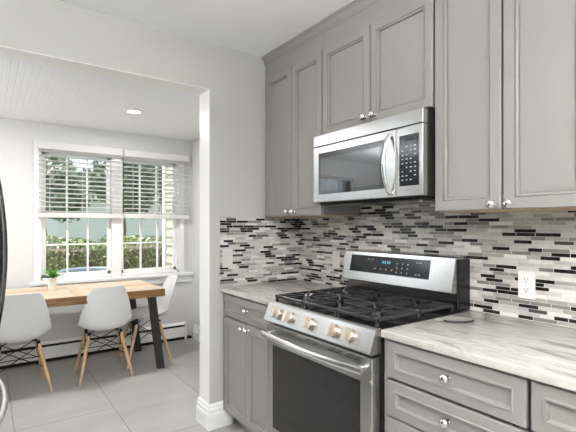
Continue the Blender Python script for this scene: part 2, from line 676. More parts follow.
# wall behind the camera with a wide window added for daylight
b = nb()
box(b, -3.0, -2.5, RY - 0.12, RY, 0, KZ); box(b, -0.5, 0.0, RY - 0.12, RY, 0, KZ)
box(b, -2.5, -0.5, RY - 0.12, RY, 0, 0.7); box(b, -2.5, -0.5, RY - 0.12, RY, 2.2, KZ)
struct('wall_front', b, M['wall'])

# jamb lining and baseboards
def skirting(name, run):
    """run: list of (x, y) corners with the room on the right-hand side"""
    prof = [(0, 0), (0.019, 0), (0.019, 0.098), (0.015, 0.104), (0.015, 0.128), (0.010, 0.134), (0.012, 0.150), (0.006, 0.160), (0, 0.163)]
    bm = nb()
    n = len(run)
    rings = []
    for i in range(n):
        p = Vector(run[i])
        d0 = (Vector(run[i]) - Vector(run[i - 1])).normalized() if i else None
        d1 = (Vector(run[i + 1]) - Vector(run[i])).normalized() if i < n - 1 else None
        n0 = Vector((d0.y, -d0.x)) if d0 else None
        n1 = Vector((d1.y, -d1.x)) if d1 else None
        if n0 and n1:
            mt = (n0 + n1) / (1 + n0.dot(n1))
        else:
            mt = n0 or n1
        rings.append([bm.verts.new((p.x + mt.x * o, p.y + mt.y * o, z)) for o, z in prof])
    k = len(prof)
    for i in range(n - 1):
        for j in range(k):
            bm.faces.new((rings[i][j], rings[i][(j + 1) % k], rings[i + 1][(j + 1) % k], rings[i + 1][j]))
    bm.faces.new(rings[0])
    bm.faces.new(rings[-1][::-1])
    return struct(name, bm, M['trim'])


skirting('baseboard_back', [(0.0, WT + 0.001), (OX - 0.001, WT + 0.001), (OX - 0.001, -0.001), (-0.56, -0.001)][::-1][::-1])
skirting('baseboard_right', [(0.079, 2.12), (0.079, WT + 0.02)])
skirting('baseboard_left', [(-2.999, RY), (-2.999, -1.0)])

b = nb(); box(b, OX - 0.004, OX, 0.0005, WT, 0.163, OZ); box(b, OL, OX - 0.0041, 0.0005, WT, OZ - 0.004, OZ - 0.0001)
struct('trim_4', b, M['trim'])          # white lining of the opening

# ------------------------------------------------------------------ dining window (two double-hung units)
YW = 2.2
def dining_window(n, x0, x1, WZ0=WZ0):
    fr = nb()
    z0, z1 = WZ0, WZ1
    for a, c in ((x0, x0 + 0.018), (x1 - 0.018, x1)):
        box(fr, a, c, YW + 0.005, YW + 0.115, z0, z1)
    box(fr, x0, x1, YW + 0.005, YW + 0.115, z1 - 0.018, z1)
    box(fr, x0, x1, YW + 0.005, YW + 0.118, z0, z0 + 0.02)
    w = struct('window_%d' % n, fr, M['trim'])
    zm = 1.43
    for nm, za, zb, ya in (('lower_sash', z0 + 0.02, zm + 0.02, YW + 0.035), ('upper_sash', zm - 0.02, z1 - 0.018, YW + 0.07)):
        s = nb()
        a0, a1 = x0 + 0.018, x1 - 0.018
        sw = 0.034
        yb = ya + 0.03
        box(s, a0, a0 + sw, ya, yb, za, zb, 0.003, 1); box(s, a1 - sw, a1, ya, yb, za, zb, 0.003, 1)
        box(s, a0, a1, ya, yb, za, za + 0.036, 0.003, 1); box(s, a0, a1, ya, yb, zb - 0.036, zb, 0.003, 1)
        gw = (a1 - a0 - 2 * sw)
        for k in (1, 2):
            xm = a0 + sw + gw * k / 3
            box(s, xm - 0.008, xm + 0.008, ya + 0.004, yb - 0.004, za + 0.03, zb - 0.03)
        zc = (za + zb) / 2
        box(s, a0 + sw - 0.004, a1 - sw + 0.004, ya + 0.005, yb - 0.005, zc - 0.008, zc + 0.008)
        so_ = link(nm, s, M['trim'], w)
        p = nb(); box(p, a0 + sw - 0.005, a1 - sw + 0.005, ya + 0.014, ya + 0.017, za + 0.03, zb - 0.03)
        link('pane', p, M['glass'], so_)
    return w


dining_window(1, -1.473, -0.802)
dining_window(2, -0.742, -0.077)
dining_window(4, -3.598, -2.702, 0.95)
area('window_portal', (-3.15, 2.34, 1.51), (0, -1, 0), 0.9, 1.12, 1, portal=True)
b = nb(); box(b, -0.802, -0.742, YW - 0.004, YW + 0.115, WZ0, WZ1)
struct('trim_1', b, M['trim'])          # mullion post
b = nb()
box(b, -1.53, -1.47, YW - 0.02, YW - 0.001, 0.772, 2.14, 0.003, 1); box(b, -0.08, -0.02, YW - 0.02, YW - 0.001, 0.772, 2.14, 0.003, 1)
box(b, -1.47, -0.08, YW - 0.02, YW - 0.001, 2.07, 2.14, 0.003, 1); box(b, -0.82, -0.725, YW - 0.02, YW - 0.005, 0.772, 2.07, 0.003, 1)
struct('trim_2', b, M['trim'])          # casing
b = nb(); box(b, -1.56, 0.078, YW - 0.055, YW + 0.005, 0.740, 0.771, 0.005); box(b, -1.53, 0.078, YW - 0.022, YW - 0.001, 0.665, 0.740, 0.003, 1)
struct('trim_3', b, M['trim'])          # stool and apron

# unseen rear kitchen window, added for soft light on the cabinets
fr = nb()
for a, c in ((-2.5, -2.45), (-1.53, -1.47), (-0.55, -0.5)):
    box(fr, a, c, RY - 0.1, RY - 0.02, 0.7, 2.2)
box(fr, -2.5, -0.5, RY - 0.1, RY - 0.02, 0.7, 0.75); box(fr, -2.5, -0.5, RY - 0.1, RY - 0.02, 2.15, 2.2)
w3 = struct('window_3', fr, M['trim'])
p = nb(); box(p, -2.46, -1.52, RY - 0.06, RY - 0.056, 0.74, 2.16); link('pane', p, M['glass'], w3)
p = nb(); box(p, -1.48, -0.54, RY - 0.06, RY - 0.056, 0.74, 2.16); link('pane', p, M['glass'], w3)


def blind(label, x0, x1):
    t = thing('window_blind', label, 'blind', ((x0 + x1) / 2, YW - 0.055, 1.39), 'white slatted blinds')
    v = nb(); box(v, x0, x1, YW - 0.085, YW - 0.024, 2.055, 2.125, 0.004, 1); link('valance', v, M['blind'], t)
    s = nb()
    z = 2.035
    while z > 1.455:
        a = 0.024
        tl = R(-7)
        prism(s, [(YW - 0.055 - a * math.cos(tl), z - a * math.sin(tl) - 0.001), (YW - 0.055 + a * math.cos(tl), z + a * math.sin(tl) - 0.001),
                  (YW - 0.055 + a * math.cos(tl), z + a * math.sin(tl) + 0.0015), (YW - 0.055 - a * math.cos(tl), z - a * math.sin(tl) + 0.0015)], 'x', x0 + 0.006, x1 - 0.006)
        z -= 0.0445
    link('slats', s, M['blind'], t)
    r_ = nb(); box(r_, x0 + 0.004, x1 - 0.004, YW - 0.08, YW - 0.03, 1.395, 1.44, 0.004, 1); link('bottom_rail', r_, M['blind'], t)
    c = nb()
    for f in (0.13, 0.5, 0.87):
        for yy in (YW - 0.080, YW - 0.030):
            rod(c, (x0 + (x1 - x0) * f, yy, 1.43), (x0 + (x1 - x0) * f, yy, 2.06), 0.0012, seg=5)
    link('ladder_cord', c, M['blind'], t)


blind('white slatted blind half lowered over the left dining window', -1.50, -0.722)
blind('white slatted blind half lowered over the right dining window', -0.712, 0.018)

# baseboard heater along the dining window wall
t = thing('baseboard_heater', 'long low white baseboard heater under the dining windows', 'heater', (-1.4, 2.16, 0))
h = nb(); prism(h, [(2.199, 0.03), (2.199, 0.19), (2.175, 0.19), (2.150, 0.172), (2.150, 0.168), (2.185, 0.168), (2.185, 0.03)], 'x', -3.2, -0.01); link('back_plate', h, M['heater'], t)
h = nb(); box(h, -3.2, -0.03, 2.132, 2.138, 0.035, 0.150, 0.002, 1); link('front_cover', h, M['heater'], t)
h = nb(); box(h, -0.03, -0.008, 2.130, 2.199, 0.0, 0.192, 0.003, 1); link('end_cap', h, M['heater'], t)
h = nb(); box(h, -3.222, -3.2, 2.130, 2.199, 0.0, 0.192, 0.003, 1); link('end_cap', h, M['heater'], t)
h = nb(); box(h, -3.2, -0.03, 2.140, 2.184, 0.05, 0.160); link('fin_core', h, M['black_matte'], t)
h = nb(); box(h, -3.2, -0.03, 2.150, 2.199, 0.0, 0.03); link('base_rail', h, M['black_matte'], t)  # black strip standing in for the shade in the gap under the heater
h = nb(); box(h, 0.0, 0.06, 2.150, 2.195, 0.0, 0.022); tag(link('pipe_cover', h, M['black_matte']), 'short black pipe end between white heater and corner', 'pipe')

# ------------------------------------------------------------------ ceiling lights and added fill lights
def downlight(x, y, z, power, label):
    t = thing('recessed_light', label, 'ceiling light', (x, y, z), 'recessed ceiling lights')
    r_ = nb(); lathe(r_, [(0.056, 0.0), (0.074, 0.0), (0.076, -0.004), (0.056, -0.006), (0.0555, -0.003)], (x, y, z - 0.0005), seg=32, caps=False); link('trim_ring', r_, M['trim'], t, True)
    l = nb(); lathe(l, [(0.0, -0.003), (0.055, -0.003), (0.055, -0.0005), (0, -0.0005)], (x, y, z), seg=32); link('lens', l, M['lens'], t, True)
    if power:
        area('lamp', (x, y, z - 0.012), (0, 0, -1), 0.10, 0.10, power, (1, 0.98, 0.95), 'DISK', t)


downlight(-0.85, 1.26, DZ, LAMP_DINING, 'round recessed light in the white dining ceiling')
downlight(-2.4, 1.26, DZ, LAMP_DINING, 'round recessed dining light out past the fridge')  # unseen downlight added to brighten the dining room
for i, (x, y) in enumerate(((-1.05, -0.75), (-1.05, -1.9), (-1.05, -3.3))):  # kitchen downlights added for brightness, all out of view
    downlight(x, y, KZ, FILL_KITCHEN, ('round recessed light in kitchen ceiling nearest the dining opening', 'round recessed kitchen light above the aisle by the stove', 'round recessed kitchen light behind the camera position')[i])
PZ = 1.98
t = thing('hanging_light_panel', 'flat square light panel hung on rods behind the camera', 'hanging light', (-1.75, -3.15, PZ))  # unseen panel added to give soft light from behind the camera
b = nb(); box(b, -2.30, -1.20, -3.70, -2.60, PZ, PZ + 0.035, 0.004, 1); link('frame', b, M['trim'], t)
b = nb(); box(b, -2.27, -1.23, -3.67, -2.63, PZ - 0.003, PZ - 0.0002); link('diffuser', b, M['lens'], t)
b = nb(); box(b, -2.27, -1.23, -3.67, -2.63, PZ + 0.0352, PZ + 0.038); link('diffuser', b, M['lens'], t)
for x in (-2.2, -1.3):
    for y in (-3.6, -2.7):
        b = nb(); rod(b, (x, y, PZ + 0.034), (x, y, KZ - 0.001), 0.004, seg=8); link('hanging_rod', b, M['chrome'], t)
area('lamp', (-1.75, -3.15, PZ - 0.012), (0, 0, -1), 1.0, 1.0, FILL_DOWN, (1, 0.99, 0.975), 'RECTANGLE', t)
area('lamp', (-1.75, -3.15, PZ + 0.045), (0, 0, 1), 1.0, 1.0, FILL_UP, (0.97, 0.985, 1.0), 'RECTANGLE', t)
dx, dy = -3.4, 0.95
t = thing('pendant_lamp', 'white bowl pendant hanging in the dining room out past the fridge', 'hanging light', (dx, dy, 1.72))  # unseen bowl added to throw light onto the dining ceiling
b = nb(); lathe(b, [(0.0, 0.0), (0.10, 0.006), (0.20, 0.05), (0.25, 0.11), (0.245, 0.112), (0.19, 0.058), (0.09, 0.014), (0.0, 0.009)], (dx, dy, 1.72), seg=36); link('bowl_shade', b, M['trim'], t, True)
for k in range(3):
    b = nb(); rod(b, (dx + 0.245 * math.cos(k * 2.094), dy + 0.245 * math.sin(k * 2.094), 1.83), (dx, dy, 2.12), 0.003, seg=6); link('stay', b, M['chrome'], t)
b = nb(); rod(b, (dx, dy, 2.11), (dx, dy, DZ - 0.001), 0.006, seg=8); link('stem', b, M['chrome'], t)
area('lamp', (dx, dy, 1.84), (0, 0, 1), 0.40, 0.40, FILL_BOWL, (0.96, 0.98, 1.0), 'DISK', t)

# ------------------------------------------------------------------ cabinets
def nested(bm, y0, y1, z0, z1, xf, loops):
    """raised panel facing -x: loops of (inset, height) from the back plane xf"""
    rings = []
    for s, hh in loops:
        rings.append([bm.verts.new((xf - hh, y, z)) for y, z in ((y1 - s, z0 + s), (y0 + s, z0 + s), (y0 + s, z1 - s), (y1 - s, z1 - s))])
    for a, c in zip(rings, rings[1:]):
        for k in range(4):
            bm.faces.new((a[k], a[(k + 1) % 4], c[(k + 1) % 4], c[k]))
    bm.faces.new(rings[-1])
    bm.faces.new(rings[0][::-1])
    return bm


def door_loops(s):
    return [(0, 0), (0, 0.017), (0.003, 0.020), (s, 0.020), (s + 0.0005, 0.013), (s + 0.0030, 0.013), (s + 0.0035, 0.0185), (s + 0.009, 0.0175), (s + 0.012, 0.015), (s + 0.0125, 0.0060), (s + 0.015, 0.0060), (s + 0.0155, 0.0085)]


def drawer_loops(s):
    return [(0, 0), (0, 0.016), (0.003, 0.019), (s, 0.020), (s + 0.002, 0.0235), (s + 0.007, 0.0235), (s + 0.010, 0.017), (s + 0.012, 0.0095), (s + 0.014, 0.0085)]


def pull(y, z, x, parent, r=0.0165):
    k = nb()
    lathe(k, [(0.0, 0), (0.010, 0), (0.009, 0.003), (0.0055, 0.006), (0.0055, 0.013), (0.009, 0.0155), (r * 0.93, 0.019), (r, 0.024), (r * 0.95, 0.029), (r * 0.7, 0.0335), (r * 0.3, 0.0355), (0, 0.036)], (x, y, z), (-1, 0, 0), 20)
    return link('knob', k, M['chrome'], parent, 'all')


def door(parent, y0, y1, z0, z1, xf, knob=None, s=0.042):
    d = link('door', nested(nb(), y0, y1, z0, z1, xf, door_loops(s)), M['cab'], parent)
    if knob:
        pull(knob[0], knob[1], xf - 0.019, d)
    return d


def drawer(parent, y0, y1, z0, z1, xf, s=0.034):
    d = link('drawer_front', nested(nb(), y0, y1, z0, z1, xf, drawer_loops(s)), M['cab'], parent)
    pull((y0 + y1) / 2, (z0 + z1) / 2, xf - 0.009, d)
    return d


ZU, ZT = 1.377, 2.337
UX = -0.297     # upper carcass front; doors are 20 mm
def upper(label, ya, yb, zb, doors, zk, fill=False):
    t = thing('wall_cabinet', label, 'cabinet', (UX / 2, (ya + yb) / 2, zb), 'grey wall cabinets')
    c = nb(); box(c, UX + 0.05, -0.001, yb + 0.0005, ya - 0.0005, zb + 0.004, 2.444)
    box(c, UX, UX + 0.0505, yb + 0.0005, ya - 0.0005, ZT + 0.004, 2.444)
    if fill:
        box(c, UX + 0.004, UX + 0.0505, yb + 0.0005, yb + 0.0045, zb + 0.004, ZT + 0.0035)
        box(c, UX, UX + 0.0505, ya - 0.043, ya - 0.0005, zb + 0.004, ZT + 0.0035)
    link('carcass', c, M['cab'], t)
    u = nb(); box(u, UX + 0.012, -0.012, yb + 0.014, ya - 0.014, zb, zb + 0.0039); link('underside', u, M['cab_wood'], t)
    for i, (a, c2) in enumerate(doors):
        ky = (c2 + 0.028) if i == 0 else (a - 0.028)
        door(t, c2, a, zb + 0.003, ZT, UX - 0.0005, (ky, zk))
    return t


upper('tall grey two-door wall cabinet in the corner left of the microwave', -0.001, -0.640, ZU, [(-0.048, -0.340), (-0.346, -0.635)], 1.405, True)
upper('short grey two-door wall cabinet directly above the microwave', -0.640, -1.388, 1.835, [(-0.646, -1.012), (-1.018, -1.383)], 1.872)
upper('tall grey two-door wall cabinet right of the microwave', -1.388, -1.985, ZU, [(-1.394, -1.680), (-1.689, -1.980)], 1.400)
# crown moulding
c = nb()
prism(c, [(-0.001, 2.4445), (UX - 0.003, 2.4445), (UX - 0.006, 2.452), (UX - 0.012, 2.456), (UX - 0.015, 2.472), (UX - 0.024, 2.484), (UX - 0.031, 2.488), (UX - 0.033, 2.499), (-0.001, 2.499)], 'y', -1.985, -0.002)
tag(link('crown_moulding', c, M['cab']), 'grey stepped crown moulding between wall cabinets and ceiling', 'moulding')

BX = -0.615     # base carcass front
t = thing('base_cabinet', 'grey base cabinet between doorway wall and stove, one drawer over two doors', 'cabinet', (-0.3, -0.31, 0), 'grey base cabinets')
c = nb(); box(c, BX + 0.05, -0.02, -0.622, -0.003, 0.10, 0.883); box(c, BX, BX + 0.0505, -0.017, -0.003, 0.10, 0.883); link('carcass', c, M['cab'], t)
c = nb(); box(c, BX + 0.07, -0.02, -0.622, -0.003, 0.0, 0.0995); link('toe_kick', c, M['cab'], t)
drawer(t, -0.612, -0.020, 0.735, 0.872, BX - 0.0005)
door(t, -0.314, -0.020, 0.115, 0.725, BX - 0.0005, (-0.288, 0.694), 0.042)
door(t, -0.612, -0.318, 0.115, 0.725, BX - 0.0005, (-0.344, 0.694), 0.042)
t = thing('base_cabinet', 'grey base cabinet right of the stove, a stack of drawers with round knobs', 'cabinet', (-0.3, -1.65, 0), 'grey base cabinets')
c = nb(); box(c, BX + 0.05, -0.02, -1.922, -1.384, 0.10, 0.883); box(c, BX - 0.012, BX + 0.0505, -1.3995, -1.384, 0.10, 0.880); link('carcass', c, M['cab'], t)
c = nb(); box(c, BX + 0.07, -0.02, -1.922, -1.384, 0.0, 0.0995); link('toe_kick', c, M['cab'], t)
for z0, z1 in ((0.733, 0.875), (0.587, 0.723), (0.352, 0.579), (0.115, 0.344)):
    drawer(t, -1.916, -1.404, z0, z1, BX - 0.0005)
t = thing('base_cabinet', 'grey base cabinet at the right edge, its drawer cut off by the frame', 'cabinet', (-0.3, -2.25, 0), 'grey base cabinets')
c = nb(); box(c, BX + 0.05, -0.02, -2.56, -1.9235, 0.10, 0.883); link('carcass', c, M['cab'], t)
c = nb(); box(c, BX + 0.07, -0.02, -2.56, -1.9235, 0.0, 0.0995); link('toe_kick', c, M['cab'], t)
drawer(t, -2.55, -1.929, 0.735, 0.876, BX - 0.0005)
door(t, -2.238, -1.930, 0.115, 0.725, BX - 0.0005, (-2.212, 0.694), 0.042)
door(t, -2.55, -2.242, 0.115, 0.725, BX - 0.0005, (-2.268, 0.694), 0.042)
# worktops
c = nb(); box(c, -0.652, -0.0095, -0.624, -0.0095, 0.8845, 0.914, 0.005, 3); tag(link('countertop', c, M['stone'], None, True), 'short veined light stone countertop in the corner left of the stove', 'countertop', 'stone countertops')
c = nb(); box(c, -0.652, -0.0095, -2.60, -1.3835, 0.8845, 0.914, 0.005, 3); tag(link('countertop', c, M['stone'], None, True), 'long veined light stone countertop right of the stove', 'countertop', 'stone countertops')
# backsplash
c = nb()
prism(c, [(-0.001, 0.86), (-0.001, 1.376), (-0.642, 1.376), (-0.642, 1.50), (-1.386, 1.50), (-1.386, 1.376), (-2.60, 1.376), (-2.60, 0.86)], 'x', -0.009, -0.0005)
tag(link('tile_backsplash', c, M['mosaic']), 'strip mosaic backsplash on the long wall behind the stove', 'backsplash', 'strip mosaic backsplashes')
c = nb(); box(c, -0.650, -0.0095, -0.009, -0.0005, 0.9142, 1.376)
tag(link('tile_backsplash', c, M['mosaic']), 'short strip mosaic backsplash on the wall beside the doorway', 'backsplash', 'strip mosaic backsplashes')

# outlets
def outlet(label, y, z, kind):
    t = thing('wall_outlet' if kind == 'outlet' else 'light_switch', label, 'outlet' if kind == 'outlet' else 'switch', (-0.0095, y, z))
    p = nb(); box(p, -0.0145, -0.0095, y - 0.035, y + 0.035, z - 0.058, z + 0.058, 0.002, 2); link('cover_plate', p, M['plate' if kind == 'outlet' else 'beige_plate'], t)
    if kind == 'outlet':
        for dz in (-0.021, 0.021):
            f = nb(); box(f, -0.0165, -0.0144, y - 0.017, y + 0.017, z + dz - 0.014, z + dz + 0.014, 0.0009, 1); fo = link('receptacle', f, M['plate'], t)
            s = nb()
            box(s, -0.0168, -0.0160, y - 0.0085, y - 0.0060, z + dz - 0.002, z + dz + 0.008); box(s, -0.0168, -0.0160, y + 0.006, y + 0.0085, z + dz - 0.002, z + dz + 0.008)
            box(s, -0.0168, -0.0160, y - 0.0025, y + 0.0025, z + dz - 0.010, z + dz - 0.005)
            link('slots', s, M['slot'], fo)
    else:
        f = nb(); box(f, -0.0185, -0.0144, y - 0.017, y + 0.017, z - 0.033, z + 0.033, 0.001, 1); link('rocker', f, M['beige_plate'], t)
    return t


outlet('white double outlet on mosaic tile right of the stove', -1.634, 1.063, 'outlet')
outlet('pale switch plate on mosaic tile just left of the stove', -0.430, 1.093, 'switch')
t = thing('light_switch', 'wide pale switch plate on mosaic tile beside the doorway', 'switch', (-0.599, -0.0095, 1.10))
p = nb(); box(p, -0.636, -0.562, -0.0145, -0.0095, 1.040, 1.164, 0.002, 2); link('cover_plate', p, M['beige_plate'], t)
p = nb(); box(p, -0.616, -0.582, -0.0185, -0.0144, 1.069, 1.135, 0.001, 1); link('rocker', p, M['beige_plate'], t)

# spoon rest
sx, sy = -0.275, -1.475
t = thing('spoon_rest', 'small grey stoneware spoon rest lying on the right countertop', 'spoon rest', (sx, sy, 0.9142))
d = nb()
ux, uy = 0.86, -0.5
vx, vy = 0.5, 0.86
NP = 28
def oval(rx, ry, z):
    out = []
    for k in range(NP):
        a = 2 * math.pi * k / NP
        cx_, cy_ = rx * math.cos(a), ry * math.sin(a)
        out.append(d.verts.new((sx + ux * cx_ + vx * cy_, sy + uy * cx_ + vy * cy_, z)))
    return out
rg = [oval(0.046, 0.030, 0.9144), oval(0.062, 0.043, 0.919), oval(0.066, 0.046, 0.9235), oval(0.062, 0.043, 0.9235), oval(0.046, 0.030, 0.9175)]
for a, c in zip(rg, rg[1:]):
    for k in range(NP):
        d.faces.new((a[k], a[(k + 1) % NP], c[(k + 1) % NP], c[k]))
d.faces.new(rg[0][::-1]); d.faces.new(rg[-1])
link('dish', d, M['spoon'], t, True)
d = nb(); tube(d, [(sx - ux * 0.06, sy - uy * 0.06, 0.9215), (sx - ux * 0.078, sy - uy * 0.078, 0.921), (sx - ux * 0.094, sy - uy * 0.094, 0.921)], [0.012, 0.009, 0.011], 10, (1.0, 0.45)); link('handle', d, M['spoon'], t, True)
d = nb()
pts = []
for k in range(15):
    a = math.pi * (0.92 + 1.0 * k / 14)
    pts.append((sx + ux * 0.0655 * math.cos(a) + vx * 0.0455 * math.sin(a), sy + uy * 0.0655 * math.cos(a) + vy * 0.0455 * math.sin(a), 0.9205))
tube(d, pts, 0.0036, 6); link('rim', d, M['rubber'], t, True)['label'] = 'dark front rim'  # shadow along the dish's front edge, modelled as a dark strip

# ------------------------------------------------------------------ stove
ya, yb = -0.627, -1.3805          # left and right sides
RYC = (ya + yb) / 2
t = thing('gas_stove', 'stainless steel gas stove with black iron grates between the two countertops', 'stove', (-0.35, RYC, 0))
c = nb(); box(c, -0.645, -0.03, yb, ya, 0.03, 0.895); box(c, -0.60, -0.06, yb + 0.03, ya - 0.03, 0.0, 0.03); link('body', c, M['black'], t)
# cooktop
c = nb(); box(c, -0.655, -0.085, yb, ya, 0.8955, 0.9165, 0.004, 2); link('cooktop', c, M['black'], t, True)
# control panel
c = nb()
prism(c, [(-0.6455, 0.822), (-0.700, 0.818), (-0.707, 0.826), (-0.672, 0.912), (-0.662, 0.9185), (-0.6455, 0.9185)], 'y', yb, ya)
cp = link('control_panel', c, M['steel'], t)
nrm = Vector((-0.086, 0, 0.035)).normalized()
nrm = Vector((-0.926, 0, 0.377))
for y in (-0.742, -0.842, -1.000, -1.163, -1.258):
    o_ = Vector((-0.6895, y, 0.869))
    k = nb()
    lathe(k, [(0, 0), (0.029, 0), (0.029, 0.003), (0.025, 0.005), (0.0245, 0.016), (0.022, 0.019), (0, 0.019)], o_, nrm, 28)
    up = Vector((0.377, 0, 0.926))
    yy = Vector((0, 1, 0))
    q = nb()
    bmesh.ops.create_cube(q, size=1)
    for v in q.verts:
        v.co = o_ + nrm * (0.026 + v.co.z * 0.030) + up * (v.co.x * 0.054) + yy * (v.co.y * 0.021)
    bmesh.ops.bevel(q, geom=list(q.edges), offset=0.0025, segments=2, affect='EDGES')
    merge(k, q)
    link('burner_knob', k, M['knob_steel'], t, True)
# oven door
c = nb()
dx0, dx1 = -0.690, -0.6465
DZ0, DZ1 = 0.215, 0.805
dr = nested(c, yb + 0.004, ya - 0.004, DZ0, DZ1, dx1, [(0, 0), (0, 0.040), (0.004, 0.0435)])
od = link('oven_door', dr, M['steel'], t)
c = nb(); box(c, dx0 - 0.003, dx0 - 0.0002, -1.312, -0.690, 0.275, 0.702, 0.0012, 1); link('window_glass', c, M['oven_glass'], od)
c = nb()
for yv, n_ in ((-0.735, 2), (-0.84, 4), (-1.00, 4), (-1.16, 4), (-1.27, 2)):
    for r_ in (0, 1):
        for k in range(2):
            y_ = yv - 0.024 + 0.044 * k - 0.012 * r_
            c = nb(); box(c, dx0 - 0.0012, dx0 - 0.0002, y_ - 0.018, y_ + 0.018, 0.781 + 0.010 * r_, 0.785 + 0.010 * r_)
            link('vent_slot', c, M['black_matte'], od)
c = nb()
pts = []
for k in range(25):
    f = k / 24
    y_ = -0.640 + (-1.352 + 0.640) * f
    pts.append((-0.722 - 0.026 * math.sin(math.pi * f) ** 0.8 if 0 < f < 1 else -0.722, y_, 0.757))
tube(c, pts, 0.013, 14, (0.8, 1.2))
for y_ in (-0.665, -1.327):
    box(c, -0.725, dx0 + 0.0, y_ - 0.012, y_ + 0.012, 0.747, 0.767, 0.003, 1)
link('handle', c, M['steel_bright'], od, True)
c = nb(); nested(c, yb + 0.004, ya - 0.004, 0.045, 0.208, dx1, [(0, 0), (0, 0.036), (0.004, 0.0395)]); link('storage_drawer', c, M['steel'], t)
# backguard
c = nb(); box(c, -0.10, -0.012, yb + 0.004, ya - 0.004, 0.9168, 1.158, 0.003, 1); link('backguard', c, M['black'], t)
c = nb()
prism(c, [(-0.1005, 1.000), (-0.150, 1.000), (-0.154, 1.006), (-0.118, 1.165), (-0.112, 1.172), (-0.012, 1.172), (-0.012, 1.1585), (-0.1005, 1.1585)], 'y', yb + 0.014, ya - 0.006)
bg = link('display_panel', c, M['steel'], t)
c = nb(); box(c, -0.104, -0.1003, yb + 0.012, ya - 0.012, 0.925, 0.996, 0.001, 1); link('riser_plate', c, M['dark_steel'], t)
def on_slope(z, off=0.0):
    f = (z - 1.006) / (1.165 - 1.006)
    return -0.154 + 0.036 * f - off
c = nb(); prism(c, [(on_slope(1.054) + 0.002, 1.054), (on_slope(1.054, 0.002), 1.054), (on_slope(1.147, 0.002), 1.147), (on_slope(1.147) + 0.002, 1.147)], 'y', -1.236, -0.690); link('display_glass', c, M['black_glass'], bg)
def slope_mark(bm, y, z, w, hh, off=0.0022):
    prism(bm, [(on_slope(z - hh / 2, 0.0018), z - hh / 2), (on_slope(z - hh / 2, off + 0.0006), z - hh / 2), (on_slope(z + hh / 2, off + 0.0006), z + hh / 2), (on_slope(z + hh / 2, 0.0018), z + hh / 2)], 'y', y - w / 2, y + w / 2)
c = nb()
for k, y in enumerate((-0.938, -0.952, -0.970, -0.984)):
    for dz in (-0.008, 0, 0.008):
        slope_mark(c, y, 1.118 + dz * 0.7, 0.007, 0.0016)
    for dy in (-0.0035, 0.0035):
        slope_mark(c, y + dy, 1.118, 0.0016, 0.011)
link('clock_digits', c, M['cyan'], bg)
def mark(name, m, *a):
    c = nb(); slope_mark(c, *a); link(name, c, m, bg)
for y in (-0.885, -0.925, -0.965, -1.005):
    mark('mode_key', M['amber'], y, 1.080, 0.010, 0.005)
for y in (-1.035, -1.07, -1.105):
    for z in (1.072, 1.094, 1.116):
        mark('key_mark', M['legend'], y, z, 0.005, 0.005)
for y in (-1.16, -1.18):
    for z in (1.07, 1.13):
        mark('key_mark', M['legend'], y, z, 0.012, 0.003)
for y in (-0.83, -0.86):
    mark('key_mark', M['legend'], y, 1.128, 0.014, 0.003)
# burners
for bx, by, r_ in ((-0.53, -0.765, 0.050), (-0.24, -0.765, 0.038), (-0.53, -1.243, 0.045), (-0.24, -1.243, 0.036), (-0.385, RYC, 0.042)):
    c = nb(); lathe(c, [(0, 0), (r_ * 1.25, 0), (r_ * 1.2, 0.006), (r_ * 0.95, 0.008), (r_ * 0.95, 0.014), (r_ * 0.6, 0.0155), (0, 0.0155)], (bx, by, 0.9167), seg=28)
    br_ = link('burner', c, M['steel'], t, True)
    c = nb(); lathe(c, [(0, 0), (r_ * 0.85, 0), (r_ * 0.88, 0.005), (r_ * 0.8, 0.008), (0, 0.009)], (bx, by, 0.9323), seg=28); link('burner_cap', c, M['iron'], br_, True)
# three cast iron grates
gz = 0.951
x0, x1 = -0.648, -0.118
third = (ya - yb - 0.03) / 3
for g in range(3):
    y1_ = ya - 0.015 - third * g - 0.002
    y0_ = y1_ - third + 0.004
    c = nb()
    W_ = 0.0125
    H_ = 0.015
    ym = (y0_ + y1_) / 2
    for y in (y0_ + W_ / 2, y1_ - W_ / 2):
        box(c, x0, x1, y - W_ / 2, y + W_ / 2, gz - H_, gz, 0.003, 1)
    for x in (x0 + 0.007, (x0 + x1) / 2, x1 - 0.007):
        box(c, x - 0.0065, x + 0.0065, y0_, y1_, gz - H_, gz, 0.003, 1)
    cxs = [(x0 * 0.76 + x1 * 0.24), (x0 * 0.24 + x1 * 0.76)] if g != 1 else [(x0 + x1) / 2 - 0.13, (x0 + x1) / 2 + 0.13]
    for cx_ in cxs:
        # fingers pointing at the burner
        box(c, cx_ - 0.005, cx_ + 0.005, y0_ + 0.005, ym - 0.026, gz - H_ + 0.002, gz + 0.003, 0.002, 1)
        box(c, cx_ - 0.005, cx_ + 0.005, ym + 0.026, y1_ - 0.005, gz - H_ + 0.002, gz + 0.003, 0.002, 1)
        box(c, cx_ - 0.115, cx_ - 0.030, ym - 0.005, ym + 0.005, gz - H_ + 0.002, gz + 0.003, 0.002, 1)
        box(c, cx_ + 0.030, cx_ + 0.115, ym - 0.005, ym + 0.005, gz - H_ + 0.002, gz + 0.003, 0.002, 1)
        for s1 in (-1, 1):
            for s2 in (-1, 1):
                bar(c, (cx_ + s1 * 0.032, ym + s2 * 0.034, gz - 0.006), (cx_ + s1 * 0.100, ym + s2 * (third / 2 - 0.012), gz - 0.006), 0.009, 0.015)
    for x in (x0 + 0.01, (x0 + x1) / 2, x1 - 0.01):
        for y in (y0_ + 0.008, y1_ - 0.008):
            bar(c, (x, y, 0.9168), (x, y, gz - 0.006), 0.014, 0.012)
    link('grate', c, M['iron'], t)

